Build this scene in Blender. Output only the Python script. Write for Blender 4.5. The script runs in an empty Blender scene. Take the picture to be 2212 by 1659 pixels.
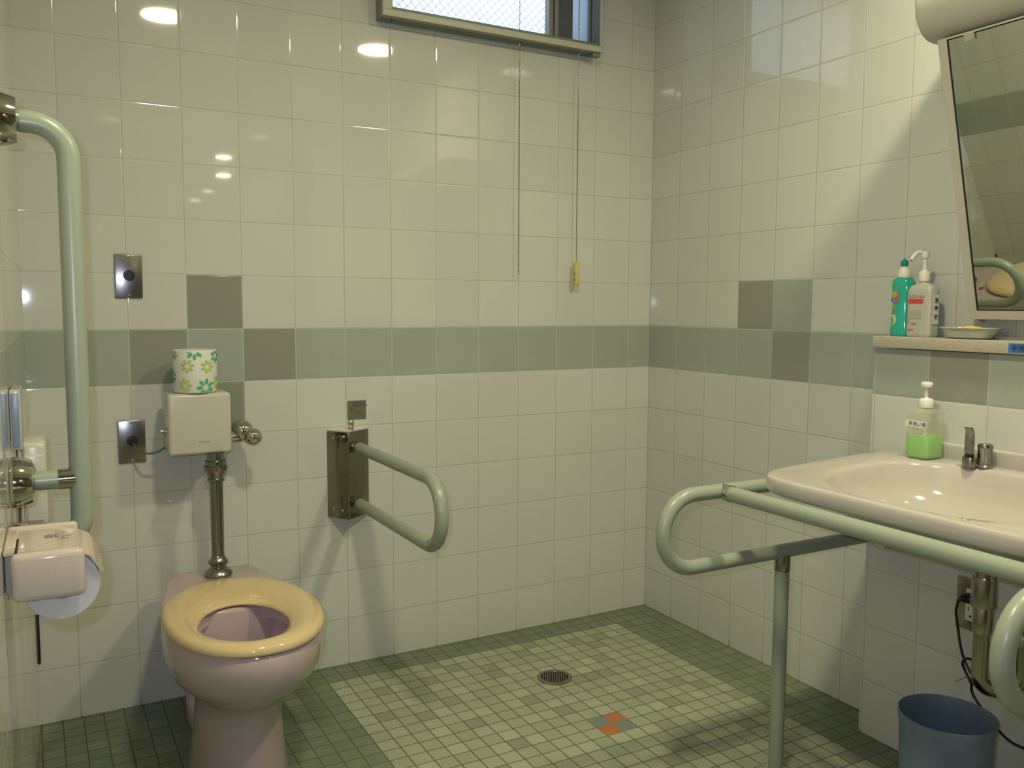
import bpy, bmesh, math, random
from mathutils import Vector, Matrix, Euler
random.seed(7)
S = bpy.context.scene
C = S.collection
PI = math.pi
rad = math.radians
V = Vector

# ------------------------------------------------------------------ camera, lights, exposure
CAM = V((-1.97577, -2.54775, 1.1136))
YAW, PIT, ROL, FPX = 0.5041, -0.0895, 0.0051, 1882.29
fw = V((math.sin(YAW)*math.cos(PIT), math.cos(YAW)*math.cos(PIT), math.sin(PIT)))
rt = V((math.cos(YAW), -math.sin(YAW), 0)); up = rt.cross(fw)
r2 = math.cos(ROL)*rt + math.sin(ROL)*up
u2 = -math.sin(ROL)*rt + math.cos(ROL)*up
cd = bpy.data.cameras.new('camera'); cam = bpy.data.objects.new('camera', cd); C.objects.link(cam)
cd.sensor_width = 36; cd.lens = FPX/2212*36; cd.clip_start = 0.01; cd.clip_end = 100
m = Matrix((r2, u2, -fw)).transposed().to_4x4(); m.translation = CAM
cam.matrix_world = m
S.camera = cam
S.view_settings.view_transform = 'Standard'; S.view_settings.look = 'None'
S.view_settings.gamma = 1; S.view_settings.exposure = 0.0; S.view_settings.use_curve_mapping = False
S.cycles.max_bounces = 12; S.cycles.transparent_max_bounces = 12
S.cycles.caustics_reflective = False; S.cycles.caustics_refractive = False
S.cycles.sample_clamp_indirect = 4.0
S.cycles.use_denoising = True

W = bpy.data.worlds.new('world'); S.world = W; W.use_nodes = True
bg = W.node_tree.nodes['Background']; bg.inputs[0].default_value = (0.74, 0.88, 1.0, 1); bg.inputs[1].default_value = 3.6

WARM = (1.0, 0.935, 0.60)
def area(name, loc, size, power, color, rot=(0, 0, 0), spread=180):
    l = bpy.data.lights.new(name, 'AREA'); l.shape = 'DISK'; l.size = size; l.energy = power; l.color = color; l.spread = rad(spread)
    o = bpy.data.objects.new(name, l); o.location = loc; o.rotation_euler = rot; C.objects.link(o); return o
CEIL = 2.4
LAMPS = [(-1.426, -1.673), (-0.405, -1.731)]
HALL_LAMPS = [(-0.38, -5.655), (-0.31, -6.366), (-0.24, -7.681), (-0.23, -8.635)]
for i, (x, y) in enumerate(LAMPS):
    area('downlight_light', (x, y, CEIL-0.012), 0.17, 19.3, WARM, spread=170)
for i, (x, y) in enumerate(HALL_LAMPS[:2]):
    area('hall_light', (x, y, CEIL-0.012), 0.13, 3.0, WARM)
# the flash of the camera that took the photograph, beside its lens
fl = bpy.data.lights.new('camera_flash', 'SPOT'); fl.energy = 34; fl.color = (0.66, 0.74, 1.0); fl.shadow_soft_size = 0.008
fl.spot_size = rad(108); fl.spot_blend = 1.0
flo = bpy.data.objects.new('camera_flash', fl); C.objects.link(flo)
m = Matrix((r2, u2, -fw)).transposed().to_4x4(); m.translation = CAM - r2*0.036 + u2*0.030 + fw*0.01; flo.matrix_world = m

# ------------------------------------------------------------------ node helpers
def mat(name):
    M = bpy.data.materials.new(name); M.use_nodes = True
    return M, M.node_tree, M.node_tree.nodes['Principled BSDF']
class E:
    """a scalar socket that can be used in python arithmetic"""
    def __init__(s, t, k): s.t, s.k = t, k
    def op(s, o, b=None, c=None):
        n = s.t.nodes.new('ShaderNodeMath'); n.operation = o
        for i, v in enumerate((s, b, c)):
            if v is None: continue
            if isinstance(v, E): s.t.links.new(v.k, n.inputs[i])
            else: n.inputs[i].default_value = v
        return E(s.t, n.outputs[0])
    def __add__(s, b): return s.op('ADD', b)
    def __sub__(s, b): return s.op('SUBTRACT', b)
    def __mul__(s, b): return s.op('MULTIPLY', b)
    def __truediv__(s, b): return s.op('DIVIDE', b)
    def floor(s): return s.op('FLOOR')
    def fract(s): return s.op('FRACT')
    def lt(s, b): return s.op('LESS_THAN', b)
    def gt(s, b): return s.op('GREATER_THAN', b)
    def min(s, b): return s.op('MINIMUM', b)
    def max(s, b): return s.op('MAXIMUM', b)
    def abs(s): return s.op('ABSOLUTE')
    def eq(s, b): return s.op('COMPARE', b, 0.1)
    def inv(s): return E.__sub__(s*(-1.0), -1.0)
def ramp01(e, a, b):
    n = e.t.nodes.new('ShaderNodeMapRange'); e.t.links.new(e.k, n.inputs[0])
    n.inputs[1].default_value = a; n.inputs[2].default_value = b
    return E(e.t, n.outputs[0])
def coords(t, kind='Object'):
    n = t.nodes.new('ShaderNodeTexCoord'); s = t.nodes.new('ShaderNodeSeparateXYZ')
    t.links.new(n.outputs[kind], s.inputs[0])
    return [E(t, s.outputs[i]) for i in range(3)], n.outputs[kind]
def mix(t, f, a, b):
    n = t.nodes.new('ShaderNodeMix'); n.data_type = 'RGBA'
    if isinstance(f, E): t.links.new(f.k, n.inputs[0])
    else: n.inputs[0].default_value = f
    for i, v in ((6, a), (7, b)):
        if isinstance(v, tuple): n.inputs[i].default_value = (*v, 1)
        else: t.links.new(v, n.inputs[i])
    return n.outputs[2]
def noise_cell(t, a, b, seed=0.0):
    c = t.nodes.new('ShaderNodeCombineXYZ'); t.links.new(a.k, c.inputs[0]); t.links.new(b.k, c.inputs[1]); c.inputs[2].default_value = seed
    n = t.nodes.new('ShaderNodeTexWhiteNoise'); n.noise_dimensions = '3D'; t.links.new(c.outputs[0], n.inputs[0])
    s = t.nodes.new('ShaderNodeSeparateColor'); t.links.new(n.outputs[1], s.inputs[0])
    return [E(t, s.outputs[i]) for i in range(3)]
def bump(t, b, h, strength=1.0, dist=1.0):
    n = t.nodes.new('ShaderNodeBump'); n.inputs['Strength'].default_value = strength; n.inputs['Distance'].default_value = dist
    t.links.new(h.k if isinstance(h, E) else h, n.inputs['Height']); t.links.new(n.outputs[0], b.inputs['Normal'])
def scale_col(t, col, e):
    n = t.nodes.new('ShaderNodeVectorMath'); n.operation = 'SCALE'
    t.links.new(col, n.inputs[0]); t.links.new(e.k, n.inputs[3]); return n.outputs[0]

U = 0.15
CREAM = (0.568, 0.570, 0.525); SAGE = (0.345, 0.375, 0.33); DARK = (0.270, 0.275, 0.235)
GROUT = (0.45, 0.42, 0.35)
def tile_mat(name, axis, sgn, w, dark=(), sage=(), zlo=0.9658):
    M, t, b = mat(name)
    X, _ = coords(t)
    u = X[axis]*(sgn/U) - w + 40.0
    v = X[2]/U - zlo + 10.0
    cu, cv, fu, fv = u.floor(), v.floor(), u.fract(), v.fract()
    def d(f): return f.min(f.inv())*U
    du, dv = d(fu), d(fv)
    dist = du.min(dv)
    rnd = noise_cell(t, cu, cv, axis)
    band = cv.eq(15.0)
    col = mix(t, band, CREAM, SAGE)
    for (a, r) in sage: col = mix(t, cu.eq(40.0+a)*cv.eq(15.0+r), col, SAGE)
    for (a, r) in dark: col = mix(t, cu.eq(40.0+a)*cv.eq(15.0+r), col, DARK)
    col = scale_col(t, col, rnd[0]*0.05 + 0.975)
    g = ramp01(dist, 0.0008, 0.0014).inv()
    gcol = mix(t, cv.eq(15.0), GROUT, (0.46, 0.49, 0.40))
    # dirt that has settled in the vertical joints just above the floor
    low = ramp01(X[2], 0.0, 0.022).inv()
    gcol = mix(t, low, gcol, (0.10, 0.09, 0.07))
    col = mix(t, g, col, gcol)
    t.links.new(col, b.inputs['Base Color'])
    rough = g*0.4 + 0.035
    t.links.new(rough.k, b.inputs['Roughness'])
    b.inputs['Specular IOR Level'].default_value = 0.55
    edge = ramp01(dist, 0.0, 0.0045)
    h = edge.op('POWER', 0.5)*0.0006 + (fu - 0.5)*(rnd[1] - 0.5)*0.0012 + (fv - 0.5)*(rnd[2] - 0.5)*0.0010
    bump(t, b, h)
    return M
M_back = tile_mat('wall_tile_back', 0, -1.0, 0.6436, dark=[(8, 0), (10, 0), (9, 1), (9, -1)])
M_right = tile_mat('wall_tile_right', 1, -1.0, 1.0266, dark=[(3, 0), (2, 1)], sage=[(3, 1)])
M_ledge = tile_mat('wall_tile_ledge', 1, -1.0, 1.0667, dark=[(7, 0)])
M_left = tile_mat('wall_tile_left', 1, -1.0, 0.6)

def floor_mat():
    M, t, b = mat('floor_mosaic')
    X, _ = coords(t)
    u = (X[0]*(-1.0) - 0.2055)/0.0496 + 40.0
    v = (X[1]*(-1.0) - 0.1131)/0.05 + 40.0
    cu, cv, fu, fv = u.floor(), v.floor(), u.fract(), v.fract()
    dist = (fu.min(fu.inv())).min(fv.min(fv.inv()))*0.05
    rnd = noise_cell(t, cu, cv)
    inside = cu.gt(39.5)*cu.lt(60.5)*cv.gt(39.5)
    light = mix(t, rnd[0].op('POWER', 1.5), (0.29, 0.325, 0.215), (0.375, 0.405, 0.285))
    light = mix(t, rnd[1].gt(0.88), light, (0.245, 0.26, 0.175))
    darkc = mix(t, rnd[0], (0.130, 0.170, 0.105), (0.170, 0.208, 0.142))
    col = mix(t, inside, darkc, light)
    col = mix(t, cu.eq(48.0)*cv.eq(51.0), col, (0.42, 0.14, 0.04))
    col = mix(t, cu.eq(49.0)*cv.eq(52.0), col, (0.42, 0.14, 0.04))
    col = mix(t, cu.eq(49.0)*cv.eq(51.0), col, (0.16, 0.21, 0.19))
    col = mix(t, cu.eq(48.0)*cv.eq(52.0), col, (0.16, 0.21, 0.19))
    motif = cu.gt(47.5)*cu.lt(49.5)*cv.gt(50.5)*cv.lt(52.5)
    g = ramp01(dist, 0.0009, 0.0018).inv()
    grout = mix(t, motif, (0.085, 0.068, 0.035), (0.25, 0.17, 0.10))
    col = mix(t, g, col, grout)
    n = t.nodes.new('ShaderNodeTexNoise'); n.inputs['Scale'].default_value = 3.0; n.inputs['Detail'].default_value = 3
    dirt = ramp01(E(t, n.outputs[0]), 0.35, 0.75)
    col = mix(t, dirt*0.12, col, (0.10, 0.10, 0.05))
    t.links.new(col, b.inputs['Base Color'])
    r = g*0.3 + 0.42
    t.links.new(r.k, b.inputs['Roughness'])
    n2 = t.nodes.new('ShaderNodeTexNoise'); n2.inputs['Scale'].default_value = 220.0
    h = ramp01(dist, 0.0006, 0.003)*0.0009 + E(t, n2.outputs[0])*0.0002
    bump(t, b, h)
    return M
M_floor = floor_mat()

def simple(name, col, rough=0.4, metal=0.0, spec=0.5, noise=0.0, nscale=40.0, coat=0.0, col2=None, bumpd=0.0, trans=0.0, ior=1.45, alpha=1.0):
    M, t, b = mat(name)
    b.inputs['Roughness'].default_value = rough; b.inputs['Metallic'].default_value = metal
    b.inputs['Specular IOR Level'].default_value = spec; b.inputs['Coat Weight'].default_value = coat
    b.inputs['Transmission Weight'].default_value = trans; b.inputs['IOR'].default_value = ior
    b.inputs['Alpha'].default_value = alpha
    n = t.nodes.new('ShaderNodeTexNoise'); n.inputs['Scale'].default_value = nscale; n.inputs['Detail'].default_value = 3
    c2 = col2 or tuple(c*(1-noise) for c in col)
    t.links.new(mix(t, ramp01(E(t, n.outputs[0]), 0.35, 0.65), col, c2), b.inputs['Base Color'])
    if bumpd: bump(t, b, E(t, n.outputs[0])*bumpd)
    return M
M_porc = simple('pink_porcelain', (0.48, 0.375, 0.38), 0.10, noise=0.03, nscale=8, coat=0.3)
M_seat = simple('cream_seat_plastic', (0.62, 0.47, 0.26), 0.09, noise=0.05, nscale=10)
M_basin = simple('ivory_porcelain', (0.46, 0.425, 0.385), 0.09, noise=0.03, nscale=5, coat=0.3)
M_cream = simple('cream_plastic', (0.52, 0.49, 0.42), 0.22, noise=0.03, nscale=12)
M_cream2 = simple('pinkish_cream_plastic', (0.46, 0.39, 0.32), 0.12, noise=0.03, nscale=12, coat=0.3)
M_bar = simple('pale_green_vinyl', (0.285, 0.315, 0.245), 0.30, noise=0.04, nscale=25)
M_chrome = simple('chrome', (0.62, 0.60, 0.56), 0.07, metal=1.0, noise=0.06, nscale=60)
M_chrome2 = simple('worn_chrome', (0.33, 0.325, 0.305), 0.20, metal=1.0, noise=0.2, nscale=80)
M_steel = simple('brushed_steel', (0.34, 0.32, 0.30), 0.24, metal=1.0, noise=0.12, nscale=120)
M_steeld = simple('polished_steel', (0.30, 0.28, 0.22), 0.06, metal=1.0, noise=0.1, nscale=30)
M_alu = simple('grey_aluminium', (0.25, 0.25, 0.23), 0.45, metal=0.3, noise=0.06)
M_alul = simple('cream_aluminium', (0.52, 0.51, 0.40), 0.4, noise=0.04)
M_black = simple('black_rubber', (0.012, 0.012, 0.013), 0.4, noise=0.2)
M_dark = simple('dark_recess', (0.01, 0.009, 0.008), 0.8, noise=0.2)
M_white = simple('white_plastic', (0.72, 0.70, 0.62), 0.35, noise=0.02)
M_paper = simple('white_paper', (0.50, 0.49, 0.465), 0.9, noise=0.05, nscale=200, bumpd=0.0004)
M_blue = simple('blue_bin_plastic', (0.125, 0.175, 0.245), 0.42, noise=0.05, nscale=10)
M_teal = simple('green_bottle', (0.02, 0.40, 0.30), 0.10, noise=0.1, nscale=15, coat=0.5)
M_teald = simple('green_cap', (0.01, 0.25, 0.20), 0.3, noise=0.1)
M_liq = simple('green_soap', (0.20, 0.58, 0.10), 0.15, noise=0.04, nscale=12)
M_clear = simple('clear_plastic', (0.62, 0.60, 0.42), 0.08, noise=0.02, alpha=0.30)
M_milky = simple('milky_plastic', (0.44, 0.44, 0.37), 0.3, noise=0.03, nscale=9)
M_ink = simple('black_ink', (0.03, 0.03, 0.035), 0.6, noise=0.1)
M_inkg = simple('grey_ink', (0.22, 0.22, 0.17), 0.6, noise=0.1)
M_inkp = simple('purple_ink', (0.09, 0.05, 0.22), 0.5, noise=0.1)
M_red = simple('red_ink', (0.60, 0.05, 0.03), 0.5, noise=0.05)
M_pink = simple('pink_ink', (0.60, 0.12, 0.15), 0.5, noise=0.05)
M_yel = simple('yellow_print', (0.55, 0.50, 0.02), 0.5, noise=0.05)
M_grn = simple('leaf_green_print', (0.22, 0.45, 0.05), 0.5, noise=0.05)
M_tape = simple('blue_label_tape', (0.055, 0.14, 0.36), 0.4, noise=0.08)
M_inkn = simple('navy_ink', (0.01, 0.025, 0.11), 0.5, noise=0.1)
M_sponge = simple('yellow_soap', (0.75, 0.55, 0.03), 0.45, noise=0.1)
M_hand = simple('yellow_pull_handle', (0.58, 0.49, 0.16), 0.4, noise=0.05)
M_rust = simple('rust_stain', (0.33, 0.11, 0.03), 0.7, noise=0.2)
M_stick = simple('grey_green_sticker', (0.21, 0.22, 0.13), 0.35, metal=0.4, noise=0.08, nscale=50)
M_stone = simple('terrazzo_shelf', (0.54, 0.50, 0.41), 0.3, nscale=85, col2=(0.30, 0.265, 0.20))
M_ceil = simple('white_ceiling_paint', (0.68, 0.66, 0.58), 0.9, noise=0.03)
M_hallw = simple('hall_paint', (0.55, 0.50, 0.38), 0.8, noise=0.04)
M_hallf = simple('hall_floor', (0.20, 0.18, 0.12), 0.5, noise=0.1)
M_mirror = simple('mirror_silver', (0.78, 0.82, 0.78), 0.012, metal=1.0, noise=0.01)
M_blu2 = simple('blue_grey_reflection', (0.22, 0.27, 0.36), 0.3, noise=0.06)  # colour of the reflection painted on the switch panel's end face
def emis(name, col, st):
    M, t, b = mat(name); b.inputs['Base Color'].default_value = (0.8, 0.8, 0.8, 1)
    b.inputs['Emission Color'].default_value = (*col, 1); b.inputs['Emission Strength'].default_value = st
    return M
M_lamp = emis('lamp_diffuser', (1.0, 0.84, 0.56), 22.0)
def frosted(name, c1, c2=None):
    """frosted glass: scatters the daylight that falls on its outer face into the room"""
    M, t, b = mat(name)
    X, _ = coords(t)
    a = ((X[0]+X[2])*(1/0.0275)).fract(); c = ((X[0]-X[2])*(1/0.0275)).fract()
    w = ramp01((a - 0.5).abs().min((c - 0.5).abs()), 0.035, 0.075).inv()
    tr = t.nodes.new('ShaderNodeBsdfTranslucent'); tr.inputs[0].default_value = (*c1, 1)
    if c2: t.links.new(mix(t, w, c1, c2), tr.inputs[0])
    mx = t.nodes.new('ShaderNodeMixShader'); mx.inputs[0].default_value = 0.85
    b.inputs['Base Color'].default_value = (*[x*0.4 for x in c1], 1); b.inputs['Roughness'].default_value = 0.2
    t.links.new(b.outputs[0], mx.inputs[1]); t.links.new(tr.outputs[0], mx.inputs[2])
    t.links.new(mx.outputs[0], t.nodes['Material Output'].inputs[0])
    return M
M_glass = frosted('wired_frosted_glass', (0.95, 0.97, 1.0), (0.36, 0.41, 0.46))
M_glass2 = frosted('plain_frosted_glass', (0.46, 0.50, 0.55))

# ------------------------------------------------------------------ mesh helpers
class MB:
    def __init__(s): s.v, s.f, s.m, s.sm = [], [], [], []
    def add(s, vs, fs, mi=0, smooth=True):
        o = len(s.v); s.v += [tuple(p) for p in vs]
        for f in fs: s.f.append(tuple(o+i for i in f)); s.m.append(mi); s.sm.append(smooth)
    def loft(s, rings, mi=0, cap0=True, cap1=True, closed=True, smooth=True):
        n = len(rings[0]); vs = [p for r in rings for p in r]; fs = []
        for i in range(len(rings)-1):
            for j in range(n if closed else n-1):
                k = (j+1) % n
                fs.append((i*n+j, i*n+k, (i+1)*n+k, (i+1)*n+j))
        if cap0: fs.append(tuple(range(n))[::-1])
        if cap1: fs.append(tuple((len(rings)-1)*n+j for j in range(n)))
        s.add(vs, fs, mi, smooth)
    def tube(s, pts, r, seg=20, mi=0, caps=True, radii=None):
        pts = [V(p) for p in pts]; n = len(pts)
        T = []
        for i in range(n):
            d = (pts[min(i+1, n-1)] - pts[max(i-1, 0)])
            T.append(d.normalized())
        a = T[0].orthogonal().normalized(); rings = []
        for i in range(n):
            a = (a - T[i]*a.dot(T[i])).normalized(); b = T[i].cross(a)
            rr = radii[i] if radii else r
            rings.append([pts[i] + (a*math.cos(2*PI*k/seg) + b*math.sin(2*PI*k/seg))*rr for k in range(seg)])
        s.loft(rings, mi, caps, caps)
    def lathe(s, prof, origin=(0, 0, 0), axis=(0, 0, 1), seg=32, mi=0, cap=True, sx=1.0, sy=1.0):
        """prof: list of (radius, height along axis)"""
        o = V(origin); z = V(axis).normalized(); a = z.orthogonal().normalized()
        if abs(z.z) > 0.99: a = V((1, 0, 0))
        b = z.cross(a)
        rings = [[o + z*h + (a*math.cos(2*PI*k/seg)*sx + b*math.sin(2*PI*k/seg)*sy)*max(r, 1e-5) for k in range(seg)] for r, h in prof]
        s.loft(rings, mi, cap, cap)
    def box(s, lo, hi, bev=0.0, mi=0, seg=3, R=None, smooth=True):
        bm = bmesh.new(); bmesh.ops.create_cube(bm, size=1.0)
        lo, hi = V(lo), V(hi); c = (lo+hi)/2; d = hi-lo
        for v in bm.verts: v.co = V((v.co.x*d.x, v.co.y*d.y, v.co.z*d.z))
        if bev: bmesh.ops.bevel(bm, geom=bm.edges[:], offset=min(bev, min(d)*0.49), segments=seg, affect='EDGES', profile=0.5)
        for v in bm.verts:
            if R is not None: v.co = R @ v.co
            v.co += c
        bm.verts.index_update()
        s.add([v.co.copy() for v in bm.verts], [[v.index for v in f.verts] for f in bm.faces], mi, smooth and bev > 0)
        bm.free()
    def prism(s, poly, z0, z1, bev=0.0, mi=0, seg=3):
        bm = bmesh.new(); vs = [bm.verts.new((x, y, z0)) for x, y in poly]
        f = bm.faces.new(vs); bmesh.ops.recalc_face_normals(bm, faces=[f])
        r = bmesh.ops.extrude_face_region(bm, geom=[f])
        for v in [g for g in r['geom'] if isinstance(g, bmesh.types.BMVert)]: v.co.z = z1
        bmesh.ops.recalc_face_normals(bm, faces=bm.faces[:])
        if bev: bmesh.ops.bevel(bm, geom=bm.edges[:], offset=bev, segments=seg, affect='EDGES', profile=0.5)
        bm.verts.index_update()
        s.add([v.co.copy() for v in bm.verts], [[v.index for v in f.verts] for f in bm.faces], mi, bev > 0)
        bm.free()
    def xf(s, M):
        s.v = [tuple(M @ V(p)) for p in s.v]; return s
    def build(s, name, mats, parent=None, angle=40, at=None):
        me = bpy.data.meshes.new(name)
        off = V(at) if at is not None else V((0, 0, 0))
        me.from_pydata([tuple(V(p)-off) for p in s.v], [], s.f)
        if not isinstance(mats, (list, tuple)): mats = [mats]
        for q in mats: me.materials.append(q)
        me.polygons.foreach_set('material_index', s.m)
        me.polygons.foreach_set('use_smooth', s.sm)
        bm = bmesh.new(); bm.from_mesh(me); bmesh.ops.recalc_face_normals(bm, faces=bm.faces[:]); bm.to_mesh(me); bm.free()
        me.set_sharp_from_angle(angle=rad(angle))
        me.update()
        o = bpy.data.objects.new(name, me); C.objects.link(o)
        if at is not None: o.location = off
        if parent is not None: o.parent = parent
        return o
def fillet(pts, r, n=10):
    """polyline with rounded corners; r scalar or list per interior point"""
    pts = [V(p) for p in pts]; out = [pts[0]]
    for i in range(1, len(pts)-1):
        rr = r[i-1] if isinstance(r, (list, tuple)) else r
        a = (pts[i-1]-pts[i]).normalized(); b = (pts[i+1]-pts[i]).normalized()
        ang = a.angle(b); d = rr/math.tan(ang/2)
        p0, p1 = pts[i]+a*d, pts[i]+b*d
        bis = (a+b).normalized(); c = pts[i]+bis*(rr/math.sin(ang/2))
        v0, v1 = p0-c, p1-c; th = v0.angle(v1); ax = v0.cross(v1).normalized()
        for k in range(n+1): out.append(c + Matrix.Rotation(th*k/n, 3, ax) @ v0)
    out.append(pts[-1]); return out
def smooth_path(pts, n=8):
    pts = [V(p) for p in pts]; P = [pts[0]*2-pts[1]] + pts + [pts[-1]*2-pts[-2]]; out = []
    for i in range(1, len(P)-2):
        for k in range(n):
            t = k/n; a, b, c, d = P[i-1], P[i], P[i+1], P[i+2]
            out.append(0.5*((2*b)+(c-a)*t+(2*a-5*b+4*c-d)*t*t+(3*b-a-3*c+d)*t**3))
    out.append(pts[-1]); return out
def tag(o, label=None, cat=None, group=None, kind=None):
    if label: o['label'] = label
    if cat: o['category'] = cat
    if group: o['group'] = group
    if kind: o['kind'] = kind
    return o
def thing(name, label, cat, loc=(0, 0, 0), group=None):
    o = bpy.data.objects.new(name, None); o.empty_display_size = 0.05; o.location = loc; C.objects.link(o)
    return tag(o, label, cat, group)
LAST = {}
def part(mb, name, mats, parent, **kw):
    """mesh built in world coordinates, parented to a thing whose origin is elsewhere"""
    o = mb.build(name, mats, None, **kw); o.parent = parent
    p, w = parent, V((0, 0, 0))
    while p is not None: w += p.location; p = p.parent
    for v in o.data.vertices: v.co -= w
    LAST[name] = o
    return o
def struct(mb, name, mats, parent=None, **kw):
    o = mb.build(name, mats, parent, **kw)
    if parent is None: o['kind'] = 'structure'
    return o
def text(body, size, origin, right, upv, m, name, parent, align='LEFT', depth=0.0001, sx=1.0, label=None, bold=0.0, spacing=1.0):
    cu = bpy.data.curves.new(name, 'FONT'); cu.body = body; cu.size = size; cu.align_x = align; cu.extrude = depth; cu.offset = bold
    cu.space_character = spacing; cu.space_line = 0.95
    tmp = bpy.data.objects.new(name+'_tmp', cu); C.objects.link(tmp)
    dg = bpy.context.evaluated_depsgraph_get(); me = bpy.data.meshes.new_from_object(tmp.evaluated_get(dg))
    bpy.data.objects.remove(tmp); bpy.data.curves.remove(cu)
    r, u = V(right).normalized(), V(upv).normalized(); n = r.cross(u)
    w = V((0, 0, 0)); p = parent
    while p is not None: w += p.location; p = p.parent
    for v in me.vertices: v.co = V(origin) + r*v.co.x*sx + u*v.co.y + n*v.co.z - w
    me.materials.clear(); me.materials.append(m)
    o = bpy.data.objects.new(name, me); C.objects.link(o); o.parent = parent
    if label: o['label'] = label
    return o

# ------------------------------------------------------------------ room shell
YF = -3.0
SL = rad(1.18); WD = V((-math.sin(SL), -math.cos(SL), 0)); WN = V((math.cos(SL), -math.sin(SL), 0)); W0 = V((-1.9916, 0, 0))
def LW(s, off, z): return W0 + WD*s + WN*off + V((0, 0, z))
b = MB(); b.box((-2.25, -9.6, -0.1), (0.15, 0.15, 0.0)); struct(b, 'floor', M_floor)
fl2 = MB(); fl2.box((-2.25, -9.6, 0.0), (0.15, YF-0.12, 0.004)); struct(fl2, 'floor.001', M_hallf)
b = MB(); b.box((-2.25, -9.6, CEIL), (0.15, 0.15, CEIL+0.1)); struct(b, 'ceiling', M_ceil)
# back wall with the window opening
wx0, wx1, wz0, wz1 = -1.010, -0.276, 1.985, 2.33
b = MB()
b.box((-2.0, 0, 0), (wx0, 0.12, CEIL)); b.box((wx1, 0, 0), (0.0, 0.12, CEIL))
b.box((wx0, 0, 0), (wx1, 0.12, wz0)); b.box((wx0, 0, wz1), (wx1, 0.12, CEIL))
struct(b, 'wall_back', M_back)
b = MB(); b.box((0, -9.6, 0), (0.12, 0.12, CEIL)); struct(b, 'wall_right', M_right)
b = MB(); b.box((-0.10, YF, 0), (-0.0005, -1.0535, 1.012)); struct(b, 'wall_right.001', M_ledge)
b = MB(); b.box((-0.12, -3.1, 0), (0.0, 0.12, CEIL))
o = struct(b, 'wall_left', M_left); o.location = W0; o.rotation_euler = (0, 0, -SL)
dx0, dx1, dz = -2.02, -0.35, 2.12
b = MB(); b.box((dx1, YF-0.12, 0), (0, YF, CEIL)); b.box((-2.25, YF-0.12, dz), (dx1, YF, CEIL)); b.box((-2.25, YF-0.12, 0), (dx0-0.04, YF, dz))
struct(b, 'wall_front', M_left)
b = MB(); b.box((-2.25, -9.6, 0), (-2.06, YF-0.12, CEIL)); b.box((-2.06, -9.6, 0), (0, -9.5, CEIL)); struct(b, 'wall_left.001', M_hallw)
b = MB(); b.box((-0.02, -9.5, 0), (-0.001, YF-0.121, CEIL)); struct(b, 'wall_right.002', M_hallw)
# dark open joint in the corner of back and left wall
b = MB(); b.box((-1.9945, -0.006, 0.168), (-1.9865, -0.0005, 0.300), 0.001); struct(b, 'trim_1', M_dark)

# window
win = bpy.data.objects.new('window_1', None); win['kind'] = 'structure'; C.objects.link(win)
fx0, fx1, fz0, fz1, fy = -1.040, -0.268, 1.957, 2.36, -0.065
b = MB()
for (x0, x1, z0, z1) in ((fx0, fx1, fz0, fz0+0.03), (fx0, fx1, fz1-0.03, fz1), (fx0, fx0+0.03, fz0+0.03, fz1-0.03), (fx1-0.007, fx1, fz0+0.03, fz1-0.03)):
    b.box((x0, -0.058, z0), (x1, 0.0, z1), 0.0015)
for k in range(5): b.box((fx0+0.001, -0.055+k*0.011, fz0-0.0025), (fx1-0.001, -0.050+k*0.011, fz0+0.002), 0.001)
b.box((fx1-0.03, -0.058, fz0-0.012), (fx1-0.002, -0.030, fz0), 0.002)
struct(b, 'window_frame', M_alu, win)
b = MB()
for (x0, x1, z0, z1) in ((fx0-0.001, fx1+0.001, fz0+0.001, fz0+0.020), (fx0-0.001, fx1+0.001, fz1-0.02, fz1), (fx0-0.001, fx0+0.028, fz0+0.02, fz1-0.02), (fx1-0.006, fx1+0.001, fz0+0.02, fz1-0.02)):
    b.box((x0, fy, z0), (x1, -0.052, z1), 0.002)
struct(b, 'window_sash', M_alul, win)
b = MB(); b.box((fx0+0.028, -0.045, wz0), (fx0+0.036, 0.02, wz1)); b.box((-0.445, -0.012, wz0), (-0.428, 0.02, wz1), 0.001); b.box((-0.422, -0.012, wz0), (-0.406, 0.02, wz1), 0.001)
b.box((-0.428, -0.002, wz0), (-0.422, 0.02, wz1)); b.box((-0.2800, -0.006, wz0), (-0.2762, 0.006, wz1)); struct(b, 'window_stile', M_alu, win)
M_dgrey = simple('dark_grey_stile', (0.10, 0.115, 0.115), 0.5, noise=0.05)
b = MB(); b.box((-0.406, 0.0, wz0), (-0.345, 0.022, wz1)); struct(b, 'window_gasket', M_dgrey, win)
b = MB(); b.box((wx0, 0.012, wz0), (-0.43, 0.017, wz1)); struct(b, 'window_pane', M_glass, win)
b = MB(); b.box((-0.345, 0.012, wz0), (wx1, 0.017, wz1)); struct(b, 'window_pane.001', M_glass2, win)
b = MB(); b.lathe([(0.004, 0), (0.004, 0.003)], (-1.003, -0.035, fz0-0.003), (0, 0, 1), 12); struct(b, 'window_screw', M_dark, win)

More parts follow.
